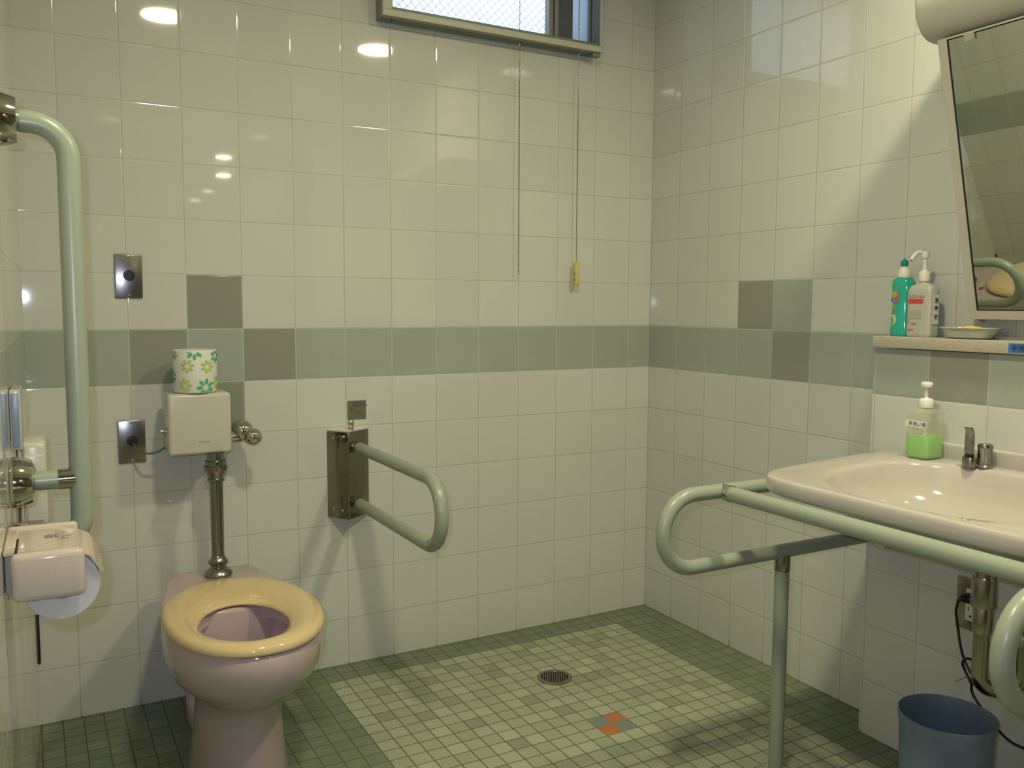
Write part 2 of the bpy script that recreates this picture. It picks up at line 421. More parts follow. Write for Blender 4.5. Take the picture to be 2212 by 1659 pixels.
# ------------------------------------------------------------------ ceiling lamps (seen as reflections in the tiles)
def lamp(x, y, label, grp):
    t = thing('ceiling_downlight', label, 'ceiling light', (x, y, CEIL), grp)
    b = MB(); b.lathe([(0.066, -0.006), (0.085, -0.006), (0.088, 0.0), (0.066, 0.0)], (x, y, CEIL), seg=40, cap=False); part(b, 'trim_ring', M_white, t)
    b = MB(); b.lathe([(0.066, -0.004), (0.066, -0.001)], (x, y, CEIL), seg=32); part(b, 'diffuser', M_lamp, t)
lamp(*LAMPS[0], 'round warm ceiling downlight above the toilet side of the room', None)
lamp(*LAMPS[1], 'round warm ceiling downlight above the washbasin side of the room', None)
for p, w_ in zip(HALL_LAMPS, ('nearest the doorway', 'second from the doorway', 'third from the doorway', 'farthest from the doorway')): lamp(*p, 'small round warm hall ceiling downlight, ' + w_, 'hall ceiling downlights')

# ------------------------------------------------------------------ toilet
TX = -1.569
def ell(cx, cy, a, bb, z, n=2.0, N=64):
    out = []
    for k in range(N):
        t = 2*PI*k/N; c, s = math.cos(t), math.sin(t)
        out.append(V((cx+a*math.copysign(abs(c)**(2/n), c), cy+bb*math.copysign(abs(s)**(2/n), s), z)))
    return out
toilet = thing('toilet', 'pink-beige porcelain toilet pedestal with a yellowish cream seat against back wall', 'toilet', (TX, -0.45, 0))
b = MB()
outer = [(0.112, 0.190, -0.425, 0.0), (0.110, 0.188, -0.425, 0.02), (0.102, 0.178, -0.43, 0.08), (0.097, 0.172, -0.435, 0.15), (0.099, 0.176, -0.445, 0.195),
         (0.112, 0.192, -0.46, 0.222), (0.135, 0.216, -0.478, 0.245), (0.158, 0.240, -0.495, 0.275), (0.170, 0.255, -0.506, 0.31), (0.174, 0.261, -0.513, 0.345), (0.172, 0.261, -0.515, 0.375), (0.168, 0.256, -0.515, 0.386)]
rings = [ell(TX, cy, a, bb, z) for a, bb, cy, z in outer]
inner = [(0.112, 0.155, -0.56, 0.386), (0.106, 0.148, -0.562, 0.380), (0.108, 0.150, -0.562, 0.352), (0.128, 0.172, -0.558, 0.345), (0.126, 0.168, -0.555, 0.32), (0.112, 0.145, -0.55, 0.27), (0.085, 0.105, -0.54, 0.225), (0.050, 0.062, -0.53, 0.200)]
rings += [ell(TX, cy, a, bb, z) for a, bb, cy, z in inner]
b.loft(rings, 0, True, True)
# rear ledge under the flush pipe, tapering to the wall
b.prism([(TX-0.100, -0.075), (TX+0.108, -0.075), (TX+0.135, -0.16), (TX+0.160, -0.30), (TX+0.160, -0.44), (TX-0.162, -0.44), (TX-0.158, -0.33), (TX-0.115, -0.13)], 0.27, 0.384, 0.010)
# foot of the outlet behind the pedestal, bulging sideways
rr = [ell(TX+0.006, -0.235, a, bb, z, 2.3) for a, bb, z in ((0.082, 0.145, 0.0), (0.091, 0.155, 0.02), (0.096, 0.158, 0.05), (0.093, 0.152, 0.085), (0.078, 0.135, 0.112), (0.055, 0.11, 0.125))]
b.loft(rr)
rr = [ell(TX, -0.25, a, bb, z, 2.2) for a, bb, z in ((0.045, 0.12, 0.11), (0.045, 0.13, 0.22), (0.09, 0.15, 0.285))]
b.loft(rr)
part(b, 'bowl', M_porc, toilet, angle=60)
b = MB(); b.loft([ell(TX, -0.54, 0.088, 0.112, 0.231), ell(TX, -0.54, 0.086, 0.108, 0.233)]); part(b, 'water', simple('bowl_water', (0.45, 0.36, 0.36), 0.03, noise=0.03), toilet)
# seat ring
b = MB(); prof = []
ca, cb, cyo = 0.174, 0.263, -0.515; ia, ib, cyi = 0.096, 0.136, -0.571
def sring(t, z):  # t 0 outer .. 1 inner
    return ell(TX-0.008*t, cyo+(cyi-cyo)*t, ca+(ia-ca)*t, cb+(ib-cb)*t, z, 2.0+0.15*(1-t), 72)
for t, z in ((0.06, 0.3890), (0.01, 0.3905), (-0.01, 0.395), (0.0, 0.402), (0.06, 0.4085), (0.18, 0.4125), (0.34, 0.4140), (0.52, 0.4125), (0.70, 0.4080), (0.85, 0.4020), (0.95, 0.3975), (1.0, 0.393), (1.0, 0.3895), (0.96, 0.3885)): prof.append(sring(t, z))
b.loft(prof+[prof[0]], 0, False, False)
part(b, 'seat', M_seat, toilet, angle=60)
for sx in (-0.075, 0.075):
    b = MB(); b.box((TX+sx-0.009, -0.256, 0.380), (TX+sx+0.009, -0.240, 0.3895), 0.003); part(b, 'seat_hinge', M_rust, toilet)

# ------------------------------------------------------------------ flush valve box above the toilet
PX, PY = -1.557, -0.150
fv = thing('flush_valve', 'cream flush sensor box on a vertical chrome pipe rising from the toilet', 'flush valve', (PX, PY, 0.385))
b = MB(); b.box((-1.674, -0.152, 0.7155), (-1.5125, -0.050, 0.8795), 0.011, seg=5); part(b, 'sensor_box', M_cream, fv)
text('TOTO', 0.0085, (-1.5985, -0.1522, 0.7465), (1, 0, 0), (0, 0, 1), M_inkg, 'box_lettering', LAST['sensor_box'], bold=0.0002, spacing=1.1, sx=1.1)
b = MB(); b.lathe([(0.036, 0.0), (0.0375, 0.004), (0.034, 0.012), (0.025, 0.019), (0.020, 0.024), (0.0205, 0.028), (0.026, 0.033), (0.026, 0.040), (0.020, 0.046), (0.017, 0.054), (0.0165, 0.058)], (PX, PY, 0.385), seg=36); part(b, 'spud_flange', M_chrome2, fv)
b = MB(); b.lathe([(0.0165, 0.0), (0.0175, 0.235)], (PX, PY, 0.443), seg=32, cap=False); part(b, 'flush_pipe', M_chrome2, fv)
b = MB(); b.lathe([(0.018, 0), (0.022, 0.003), (0.022, 0.009), (0.019, 0.012), (0.021, 0.018), (0.027, 0.027), (0.030, 0.036), (0.031, 0.044), (0.027, 0.046), (0.027, 0.058), (0.022, 0.060), (0.022, 0.078)], (PX, PY, 0.640), seg=28); part(b, 'union_nut', M_chrome2, fv)
b = MB(); b.tube([(-1.515, -0.10, 0.752), (-1.470, -0.10, 0.752)], 0.017, 24)
def ball(mb, c, r, mi=0, seg=24, sc=(1, 1, 1)):
    c = V(c); rings = []
    for i in range(1, 12):
        ph = PI*i/12; rings.append([c+V((math.sin(ph)*math.cos(2*PI*k/seg)*r*sc[0], math.sin(ph)*math.sin(2*PI*k/seg)*r*sc[1], -math.cos(ph)*r*sc[2])) for k in range(seg)])
    mb.loft(rings, mi)
ball(b, (-1.474, -0.095, 0.765), 0.031); part(b, 'stop_valve', M_chrome, fv)
b = MB(); ball(b, (-1.452, -0.125, 0.751), 0.0245); b.tube([(-1.46, -0.10, 0.757), (-1.452, -0.125, 0.751)], 0.014, 16); b.tube([(-1.474, -0.09, 0.765), (-1.474, -0.001, 0.765)], 0.016, 20); part(b, 'valve_cap', M_chrome, fv)
b = MB(); b.lathe([(0.012, 0.0), (0.012, 0.004), (0.006, 0.005), (0.006, 0.012)], (-1.673, -0.10, 0.777), (-1, 0, 0), 18); part(b, 'side_screw', M_chrome, fv)
b = MB(); b.tube(smooth_path([(-1.748, -0.002, 0.7435), (-1.745, -0.022, 0.738), (-1.735, -0.045, 0.724), (-1.715, -0.066, 0.716), (-1.69, -0.078, 0.722), (-1.668, -0.088, 0.738)]), 0.0028, 10); part(b, 'cable', M_steeld, fv)

# wrapped toilet roll standing on the box
roll = thing('wrapped_toilet_roll', 'toilet roll in white wrapping with green flowers standing on the flush box', 'toilet roll', (-1.5955, -0.102, 0.8795))
b = MB(); RR, RH = 0.0560, 0.1140
b.lathe([(0.016, 0.004), (0.050, 0.0), (0.0545, 0.002), (RR, 0.006), (RR+0.0006, RH*0.5), (RR, RH-0.005), (0.0545, RH-0.001), (0.050, RH), (0.022, RH-0.003), (0.018, RH-0.012)], (-1.5955, -0.102, 0.8795), seg=64)
def flower(mb, ang, z, size, mi, rot=0.0, n=7, gap=0):
    for k in range(n):
        if gap and k == n-1: continue
        t = rot + 2*PI*k/n; pts = []
        for j in range(12):
            a = 2*PI*j/12; lx = size*(0.66+0.36*math.cos(a)); ly = size*0.21*math.sin(a)
            x, y = lx*math.cos(t)-ly*math.sin(t), lx*math.sin(t)+ly*math.cos(t)
            zz = min(max(z+y, 0.004), RH-0.004); th = ang+x/RR
            pts.append(V((-1.5955+(RR+0.0011)*math.cos(th), -0.102+(RR+0.0011)*math.sin(th), 0.8795+zz)))
        mb.add(pts, [tuple(range(12))], mi)
A0 = math.atan2(-0.87, -0.48)+rad(30)  # facing the camera
for da, z, s_, mi, rot in ((-0.10, 0.111, 0.022, 1, 0.3), (-0.42, 0.072, 0.0185, 2, 0.2), (0.50, 0.070, 0.0185, 2, 0.9), (0.40, 0.016, 0.0235, 1, 0.5), (-0.55, 0.022, 0.018, 2, 0.0), (1.05, 0.098, 0.020, 1, 0.1), (-1.2, 0.104, 0.016, 2, 0.6), (1.15, 0.026, 0.019, 2, 0.4), (-1.35, 0.045, 0.018, 1, 0.4)):
    flower(b, A0+da-0.10, z, s_, mi, rot)
M_wrap = simple('wrapping_paper', (0.70, 0.69, 0.62), 0.6, noise=0.05, nscale=60)
M_pet1 = simple('teal_green_print', (0.10, 0.42, 0.20), 0.6, noise=0.15, nscale=80)
M_pet2 = simple('lime_print', (0.46, 0.56, 0.12), 0.6, noise=0.15, nscale=80)
part(b, 'wrapper', [M_wrap, M_pet1, M_pet2], roll)

# steel wall plates
def plate(x, z, label, dark_r, hole_name):
    t = thing('wall_plate', label, 'wall plate', (x, 0, z))
    b = MB(); b.box((x-0.034, -0.006, z-0.058), (x+0.034, -0.0003, z+0.058), 0.0022, seg=3); part(b, 'plate', M_steel, t)
    b = MB(); b.lathe([(0.0125, -0.0005), (0.0145, 0.001), (0.0142, 0.003), (0.010, 0.0035)], (x+0.001, -0.0055, z+0.002), (0, -1, 0), 28); part(b, hole_name, M_black, LAST['plate'])
    for dz in (0.051, -0.051):
        b = MB(); b.lathe([(0.004, 0), (0.0036, 0.0015), (0.002, 0.002)], (x, -0.0055, z+dz), (0, -1, 0), 14); part(b, 'screw', M_chrome, LAST['plate'])
plate(-1.742, 1.187, 'steel wall plate with a round black flush sensor, beside the dark grey tile', 0.0145, 'sensor_eye')
plate(-1.748, 0.742, 'steel wall plate with a black cable hole, left of the flush box', 0.0145, 'grommet')

# ------------------------------------------------------------------ folding grab bar on the back wall
fg = thing('folding_grab_bar', 'pale green U-shaped grab bar on a steel bracket, right of the toilet', 'grab bar', (-1.14, 0, 0.6))
b = MB(); b.prism([(-1.208, -0.0005), (-1.163, -0.066), (-1.160, -0.067), (-1.080, -0.012), (-1.080, -0.0005)], 0.472, 0.736, 0.002); part(b, 'bracket', M_steeld, fg)
b = MB(); b.prism([(-1.206, -0.0008), (-1.163, -0.060), (-1.084, -0.012), (-1.075, -0.0008)], 0.7362, 0.741); part(b, 'bracket_cover', M_white, fg)
for (x, y, z) in ((-1.190, -0.020, 0.715), (-1.190, -0.020, 0.500), (-1.168, -0.052, 0.722), (-1.172, -0.047, 0.498)):
    b = MB(); ball(b, (x-0.003, y-0.002, z), 0.005, seg=12); part(b, 'bolt', M_chrome, LAST['bracket'])
b = MB(); b.lathe([(0.009, 0), (0.0095, 0.010), (0.008, 0.013), (0.0098, 0.017), (0.0098, 0.024), (0.006, 0.030), (0.001, 0.031)], (-1.145, -0.040, 0.739), seg=18); part(b, 'pivot_pin', M_chrome, LAST['bracket'])
zu, zl, ye = 0.690, 0.520, -0.667
b = MB(); b.tube(fillet([(-1.133, -0.030, zu), (-1.129, ye, zu), (-1.129, ye, zl), (-1.133, -0.030, zl)], [0.083, 0.083], 14), 0.0170, 28); part(b, 'bar', M_bar, fg, angle=80)
for z in (zu, zl):
    b = MB(); b.tube([(-1.133, -0.028, z), (-1.1325, -0.085, z)], 0.0178, 28); part(b, 'sleeve', M_chrome, fg)
st = thing('instruction_sticker', 'small square grey-green sticker with black print above the folding grab bar', 'sticker', (-1.112, -0.001, 0.794))
b = MB(); b.box((-1.142, -0.0014, 0.765), (-1.083, -0.0003, 0.823)); part(b, 'sticker_sheet', M_stick, st)
text('はね上げ\n注意下さい', 0.0095, (-1.126, -0.0016, 0.8125), (1, 0, 0), (0, 0, 1), M_inkp, 'sticker_print', LAST['sticker_sheet'], bold=0.0003)
b = MB()
for (x0, z0, x1, z1) in ((-1.131, 0.801, -1.098, 0.786), (-1.131, 0.794, -1.099, 0.778), (-1.098, 0.786, -1.094, 0.781), (-1.094, 0.781, -1.099, 0.778), (-1.132, 0.804, -1.130, 0.790)):
    b.tube([(x0, -0.0015, z0), (x1, -0.0015, z1)], 0.0006, 6)
part(b, 'bar_drawing', M_ink, LAST['sticker_sheet'])

# ------------------------------------------------------------------ pull chains under the window
def chain(x, y, z0, z1, label, handle):
    t = thing('pull_chain', label, 'pull chain', (x, y, z0))
    b = MB(); n = int((z1-z0)/0.0062)
    for i in range(n):
        z = z1 - (i+0.5)*(z1-z0)/n; r = 0.0027
        pts = [V((x, y, z-r)), V((x+r, y, z)), V((x, y+r, z)), V((x-r, y, z)), V((x, y-r, z)), V((x, y, z+r))]
        b.add(pts, [(0, 2, 1), (0, 3, 2), (0, 4, 3), (0, 1, 4), (5, 1, 2), (5, 2, 3), (5, 3, 4), (5, 4, 1)])
    b.tube([(x, y, z0), (x, y, z1)], 0.0008, 6)
    part(b, 'bead_chain', M_steel, t)
    b = MB(); b.lathe([(0.005, 0), (0.006, 0.004), (0.003, 0.008)], (x, y, fz0-0.009), seg=12); part(b, 'guide', M_steel, t)
    if handle:
        b = MB(); b.box((x-0.0085, y-0.0085, z0-0.080), (x+0.0085, y+0.0085, z0), 0.004, seg=3); part(b, 'handle', M_hand, t)
        for zz in (0.042, 0.062):
            b = MB(); ball(b, (x-0.0085, y-0.003, z0-zz), 0.005, sc=(0.25, 0.5, 1.3), seg=12); part(b, 'handle_mark', M_rust, LAST['handle'])
chain(-0.565, -0.030, 1.216, 2.33, 'steel bead pull chain ending bare, left one hanging below the window', False)
chain(-0.339, -0.030, 1.264, 2.33, 'steel bead pull chain with a yellow handle, hanging below the window', True)

# ------------------------------------------------------------------ left wall: grab bar, boxes, paper holder
gb = thing('wall_grab_bar', 'tall pale green vertical grab bar with chrome wall flanges on left wall', 'grab bar', tuple(LW(1.0, 0, 0.7)))
sB, oB = 1.02, 0.0975
ztop, zbot, zmid = 1.386, 0.735, 0.8385
b = MB(); b.tube(fillet([LW(sB, 0.03, ztop), LW(sB, oB, ztop), LW(sB, oB, zbot), LW(sB, 0.03, zbot)], [0.052, 0.045], 14), 0.0168, 32); part(b, 'bar', M_bar, gb, angle=80)
for z in (ztop, zbot, zmid):
    b = MB(); b.lathe([(0.039, 0.001), (0.040, 0.006), (0.036, 0.022), (0.033, 0.030), (0.020, 0.033), (0.017, 0.034)], LW(sB, 0, z), WN, 40); part(b, 'wall_flange', M_chrome, gb)
b = MB(); b.tube([LW(sB, 0.03, zmid), LW(sB, 0.085, zmid)], 0.0150, 24); part(b, 'stub', M_bar, gb)
# saddle cut to the bar
b = MB(); rings = []
for i in range(2):
    ring = []
    for k in range(32):
        a = 2*PI*k/32; cx_, cz_ = math.cos(a)*0.0162, math.sin(a)*0.0162
        off = 0.0655 if i == 0 else oB - math.sqrt(max(0.0178**2-cx_**2, 0.0))
        ring.append(LW(sB, off, zmid+cz_) + WD*cx_)
    rings.append(ring)
b.loft(rings, 0, True, True); part(b, 'saddle', M_chrome, gb)

cb_ = thing('call_box', 'yellowish cream box with rounded corners on left wall behind the grab bar', 'wall box', tuple(LW(0.62, 0, 0.83)))
def lbox(mb, s0, s1, o0, o1, z0, z1, bev, mi=0):
    mb.box((o0, -s1, z0), (o1, -s0, z1), bev, mi)
RL = Matrix.Translation(W0) @ Matrix.Rotation(-SL, 4, 'Z')
b = MB(); lbox(b, 0.62, 0.76, 0.0003, 0.047, 0.706, 0.862, 0.010); b.xf(RL); part(b, 'box_body', M_cream, cb_)
b = MB(); lbox(b, 0.755, 0.765, 0.004, 0.041, 0.718, 0.840, 0.003); b.xf(RL); part(b, 'box_lid', M_cream, cb_)
sp = thing('switch_panel', 'narrow cream switch panel with a painted blue-grey reflection on left wall beside the grab bar', 'switch panel', tuple(LW(0.90, 0, 0.88)))
b = MB(); lbox(b, 0.86, 0.95, 0.0003, 0.0165, 0.878, 0.975, 0.002); b.xf(RL); part(b, 'panel_body', M_cream, sp)
b = MB(); lbox(b, 0.949, 0.9515, 0.003, 0.0135, 0.883, 0.970, 0.001); b.xf(RL); part(b, 'panel_reflection', M_blu2, LAST['panel_body'])  # blue-grey reflection on the panel's end, painted as a thin coloured plate
b = MB(); b.tube([LW(0.90, 0.014, 0.88), LW(0.90, 0.016, 0.62)], 0.0022, 8); part(b, 'cable', M_cream2, sp)

ph = thing('paper_holder', 'glossy cream double-lidded toilet paper holder mounted low on left wall', 'paper holder', tuple(LW(1.25, 0, 0.75)))
sN, sF = 1.318, 1.162
b = MB(); lbox(b, sN-0.018, sN, 0.0085, 0.093, 0.737, 0.800, 0.009); b.xf(RL); part(b, 'side_cheek', M_cream2, ph)
b = MB(); lbox(b, sF, sF+0.014, 0.0003, 0.088, 0.742, 0.803, 0.006); b.xf(RL); part(b, 'side_cheek', M_cream2, ph)
b = MB(); rings = []
for i, s_ in enumerate((sN-0.016, sN-0.02, sF+0.014, sF+0.010)):
    ring = []; th = 0.004
    prof_ = [(0.001, 0.800), (0.060, 0.799), (0.082, 0.795), (0.101, 0.785), (0.1145, 0.763), (0.1115, 0.7625), (0.0985, 0.7835), (0.082, 0.7945), (0.060, 0.7965), (0.001, 0.796)]
    rings.append([LW(s_, o_, z_) for o_, z_ in prof_])
b.loft(rings); part(b, 'lid', M_cream2, ph)
b = MB(); lbox(b, sF-0.004, sN-0.040, 0.0003, 0.0145, 0.738, 0.8015, 0.003); b.xf(RL); part(b, 'back_plate', M_cream2, ph)
b = MB(); lbox(b, sN-0.085, sN-0.012, 0.0135, 0.0165, 0.7992, 0.8004, 0.0004); b.xf(RL); part(b, 'lid_slot', M_dark, LAST['lid'])
text('紙', 0.019, LW(sN-0.080, 0.046, 0.8006), WN, -WD, M_inkg, 'lid_lettering', LAST['lid'], bold=0.0002)
text('押', 0.013, LW(sN-0.072, 0.066, 0.8000), WN, -WD, M_inkg, 'lid_lettering', LAST['lid'])
tr = thing('toilet_roll', 'white toilet roll hanging in the cream holder on left wall', 'toilet roll', tuple(LW(1.23, 0.065, 0.75)))
b = MB(); b.lathe([(0.018, 0), (0.0445, 0), (0.0452, 0.002), (0.0452, 0.112), (0.0445, 0.114), (0.018, 0.114), (0.018, 0.0)], LW(sN-0.0195, 0.0655, 0.7490), -WD, 56, cap=False); part(b, 'paper', M_paper, tr)
b = MB(); b.lathe([(0.0178, 0.001), (0.0165, 0.001), (0.0165, 0.113), (0.0178, 0.113)], LW(sN-0.0195, 0.0655, 0.7490), -WD, 32, cap=False); part(b, 'core', M_cream2, tr)

# ------------------------------------------------------------------ floor drain
DX, DY = -0.637, -0.3955
dr = thing('floor_drain', 'round metal floor drain with slotted grate set in the green mosaic', 'drain', (DX, DY, 0.0))
b = MB(); b.lathe([(0.0525, 0.0003), (0.0525, 0.003), (0.050, 0.0042), (0.041, 0.0035), (0.040, 0.0015), (0.040, 0.0003)], (DX, DY, 0), seg=48, cap=False); part(b, 'drain_ring', M_steel, dr)
b = MB(); b.lathe([(0.040, 0.0003), (0.040, 0.0008)], (DX, DY, 0), seg=40); part(b, 'drain_well', M_dark, dr)
b = MB()
for i in range(-5, 6):
    y = i*0.0068; hl = math.sqrt(0.0395**2-y*y)
    R_ = Matrix.Rotation(rad(60), 3, 'Z'); c = V((DX, DY, 0.0019))+R_ @ V((0, y, 0))
    b.box(c-V((hl, 0.0016, 0.0011)), c+V((hl, 0.0016, 0.0011)), 0.0004, R=R_)
part(b, 'drain_grate', M_steel, dr)

# ------------------------------------------------------------------ washbasin
BX, BY = -0.350, -1.476
wb = thing('washbasin', 'wide ivory porcelain washbasin mounted on the tiled ledge at right', 'washbasin', (BX, BY, 0.74))
def sup(cx, cy, a, bb, n, N=96):
    return [(cx+a*math.copysign(abs(math.cos(t))**(2/n), math.cos(t)), cy+bb*math.copysign(abs(math.sin(t))**(2/n), math.sin(t))) for t in (2*PI*k/N for k in range(N))]
def zt(x): return 0.748 + max(0, min(1, (x+0.60)/0.35))*0.017
def osh(sh, f=1.0): return sup(BX, BY, (0.2495-sh), (0.341-sh), 7.0)
R_ = []
def ring2(pts, fz): R_.append([V((x, y, fz(x))) for x, y in pts])
def bowl(k): return [(-0.355+(x+0.355)*(1.05 if x < -0.355 else 0.95), y) for x, y in sup(-0.355, BY-0.005, 0.205*k, 0.262*k, 2.6)]
ring2(bowl(0.25), lambda x: 0.622); ring2(bowl(0.50), lambda x: 0.630); ring2(bowl(0.72), lambda x: 0.652); ring2(bowl(0.88), lambda x: 0.690)
ring2(osh(0.035), lambda x: zt(x)-0.040); ring2(osh(0.008), lambda x: zt(x)-0.038); ring2(osh(0.0), lambda x: zt(x)-0.030); ring2(osh(0.0), lambda x: zt(x)-0.012)
ring2(osh(0.0010), lambda x: zt(x)-0.0035); ring2(osh(0.0035), lambda x: zt(x)-0.0008); ring2(osh(0.007), lambda x: zt(x))
ring2(bowl(1.035), lambda x: zt(x)-0.001); ring2(bowl(1.0), lambda x: zt(x)-0.003); ring2(bowl(0.975), lambda x: zt(x)-0.011)
ring2(bowl(0.955), lambda x: zt(x)-0.03); ring2(bowl(0.90), lambda x: 0.703); ring2(bowl(0.80), lambda x: 0.676); ring2(bowl(0.60), lambda x: 0.652); ring2(bowl(0.35), lambda x: 0.641); ring2(bowl(0.12), lambda x: 0.637)
b = MB(); b.loft(R_)
b.box((-0.122, BY-0.300, 0.758), (-0.1005, BY+0.245, 0.8015), 0.006)
part(b, 'basin', M_basin, wb, angle=50)
b = MB(); b.tube([(-0.1650, -1.442, 0.727), (-0.1650, -1.478, 0.727)], 0.0050, 14); ball(b, (-0.1650, -1.442, 0.727), 0.0050, seg=12); ball(b, (-0.1650, -1.478, 0.727), 0.0050, seg=12)
part(b, 'overflow_slot', M_dark, LAST['basin'])
b = MB(); b.lathe([(0.022, 0), (0.021, 0.003), (0.012, 0.002)], (-0.355, BY-0.005, 0.638), seg=24); part(b, 'drain_fitting', M_chrome, LAST['basin'])

fa = thing('faucet', 'small chrome faucet with an upright lever on the back of the washbasin', 'faucet', (-0.152, -1.385, 0.765))
b = MB(); b.lathe([(0.0175, 0), (0.0175, 0.004), (0.0155, 0.006), (0.0150, 0.040), (0.0158, 0.042), (0.0158, 0.049), (0.0135, 0.0525), (0.004, 0.0535)], (-0.150, -1.392, 0.7645), seg=32); part(b, 'body', M_chrome2, fa)
b = MB(); b.lathe([(0.0165, 0), (0.0165, 0.020), (0.0160, 0.022)], (-0.166, -1.369, 0.7645), seg=28); b.box((-0.174, -1.385, 0.766), (-0.150, -1.368, 0.784), 0.004); part(b, 'base', M_chrome2, fa)
b = MB(); rr = []
dirv = V((0.60, -0.80, 0)); nrm = V((-0.80, -0.60, 0))
for z_, o_, w_ in ((0.785, 0.0, 0.0095), (0.796, 0.001, 0.0100), (0.82, 0.001, 0.0098), (0.838, 0.001, 0.0093), (0.848, 0.004, 0.009), (0.853, 0.011, 0.0085)):
    c = V((-0.168, -1.367, z_)) + nrm*o_ - dirv*(o_*0.5)
    rr.append([c+dirv*w_*a+nrm*0.0035*q for a, q in ((-1, -0.6), (-0.6, -1), (0.6, -1), (1, -0.6), (1, 0.6), (0.6, 1), (-0.6, 1), (-1, 0.6))])
b.loft(rr); part(b, 'lever', M_chrome2, fa)
b = MB(); b.box((-0.177, -1.378, 0.7865), (-0.163, -1.360, 0.7925), 0.001, R=Matrix.Rotation(rad(37), 3, 'Z')); part(b, 'lever_gap', M_dark, LAST['lever'])

# soap dispenser
sx_, sy_ = -0.158, -1.248; z0 = 0.7652
sd = thing('soap_dispenser', 'square clear pump bottle half full of bright green soap on the washbasin', 'soap dispenser', (sx_, sy_, z0))
hw = 0.0315
def sq(w, z, n=6.0, N=40): return [V((x, y, z)) for x, y in sup(sx_, sy_, w, w, n, N)]
b = MB(); b.loft([sq(hw*0.90, z0), sq(hw*0.98, z0+0.003), sq(hw, z0+0.008), sq(hw, z0+0.100), sq(hw*0.985, z0+0.107), sq(hw*0.92, z0+0.111), sq(hw*0.5, z0+0.114), sq(0.013, z0+0.116, 2.0), sq(0.013, z0+0.120, 2.0)]); part(b, 'bottle', M_clear, sd)
b = MB(); b.loft([sq(hw*0.84, z0+0.002), sq(hw*0.93, z0+0.005), sq(hw*0.955, z0+0.010), sq(hw*0.955, z0+0.052), sq(hw*0.945, z0+0.0525)]); part(b, 'soap', M_liq, sd)
b = MB(); b.lathe([(0.016, 0), (0.0165, 0.003), (0.0165, 0.016), (0.0145, 0.020), (0.006, 0.022), (0.0045, 0.024), (0.0045, 0.046), (0.0125, 0.047), (0.0135, 0.049), (0.0135, 0.056), (0.012, 0.059), (0.002, 0.0592)], (sx_, sy_, z0+0.118), seg=28); part(b, 'pump', M_white, sd)
b = MB(); b.tube([(sx_, sy_, z0+0.118), (sx_, sy_, z0+0.05)], 0.0035, 10); part(b, 'dip_tube', M_white, LAST['pump'])
b = MB(); b.box((sx_-hw-0.0009, sy_-hw+0.004, z0+0.073), (sx_-hw-0.0002, sy_+hw-0.003, z0+0.088)); part(b, 'label_strip', M_white, sd)
text('手洗い用', 0.0115, (sx_-hw-0.0011, sy_+0.020, z0+0.0765), (0, -1, 0), (0, 0, 1), M_ink, 'label_lettering', LAST['label_strip'], bold=0.0001)

# ------------------------------------------------------------------ shelf and the things on it
SZ = 1.0425
sh = thing('ledge_shelf', 'speckled cream stone shelf capping the tiled ledge behind the washbasin', 'shelf', (-0.06, -1.6, SZ-0.028))
b = MB(); b.box((-0.1165, YF, SZ-0.028), (-0.0006, -1.060, SZ), 0.0015); part(b, 'shelf_slab', M_stone, sh)
lt = thing('label_tape', 'blue label tape with dark lettering stuck on the shelf front edge', 'label', (-0.118, -1.46, SZ-0.014))
b = MB(); b.box((-0.1173, -1.530, SZ-0.0245), (-0.1167, -1.411, SZ-0.0045)); part(b, 'tape', M_tape, lt)
text('手洗い用石けん', 0.0155, (-0.1175, -1.4165, SZ-0.0205), (0, -1, 0), (0, 0, 1), M_inkn, 'tape_lettering', LAST['tape'], bold=0.0002)

dx_, dy_ = -0.052, -1.094
ds = thing('dish_soap_bottle', 'slim teal green dish soap bottle at the left end of the shelf', 'bottle', (dx_, dy_, SZ))
def el2(rx, ry, z, cx=dx_, cy=dy_): return ell(cx, cy, rx, ry, SZ+z, 2.2, 40)
prof_ = [(0.019, 0.0255, 0), (0.0215, 0.0285, 0.003), (0.0218, 0.029, 0.010), (0.0205, 0.0265, 0.045), (0.0195, 0.0245, 0.080), (0.0205, 0.026, 0.105), (0.0215, 0.029, 0.125), (0.0205, 0.028, 0.136), (0.0165, 0.023, 0.145), (0.012, 0.015, 0.1475)]
b = MB(); b.loft([el2(*p) for p in prof_]); part(b, 'bottle', M_teal, ds)
b = MB(); b.lathe([(0.0155, 0.147), (0.0158, 0.155), (0.0135, 0.166), (0.009, 0.172), (0.0075, 0.174)], (dx_, dy_, SZ), seg=24); part(b, 'cap', M_white, ds)
b = MB(); b.lathe([(0.006, 0.173), (0.0085, 0.177), (0.0095, 0.182), (0.0088, 0.187), (0.005, 0.190), (0.003, 0.193), (0.001, 0.194)], (dx_, dy_, SZ), seg=20)
part(b, 'nozzle', M_teald, LAST['cap'])
def onell(rx, ry, ang, z, d=0.0006): return V((dx_+(rx+d)*math.cos(ang), dy_+(ry+d)*math.sin(ang), SZ+z))
def ratz(z):
    for i in range(len(prof_)-1):
        if prof_[i][2] <= z <= prof_[i+1][2]:
            t = (z-prof_[i][2])/(prof_[i+1][2]-prof_[i][2]); return (prof_[i][0]*(1-t)+prof_[i+1][0]*t, prof_[i][1]*(1-t)+prof_[i+1][1]*t)
    return prof_[-1][:2]
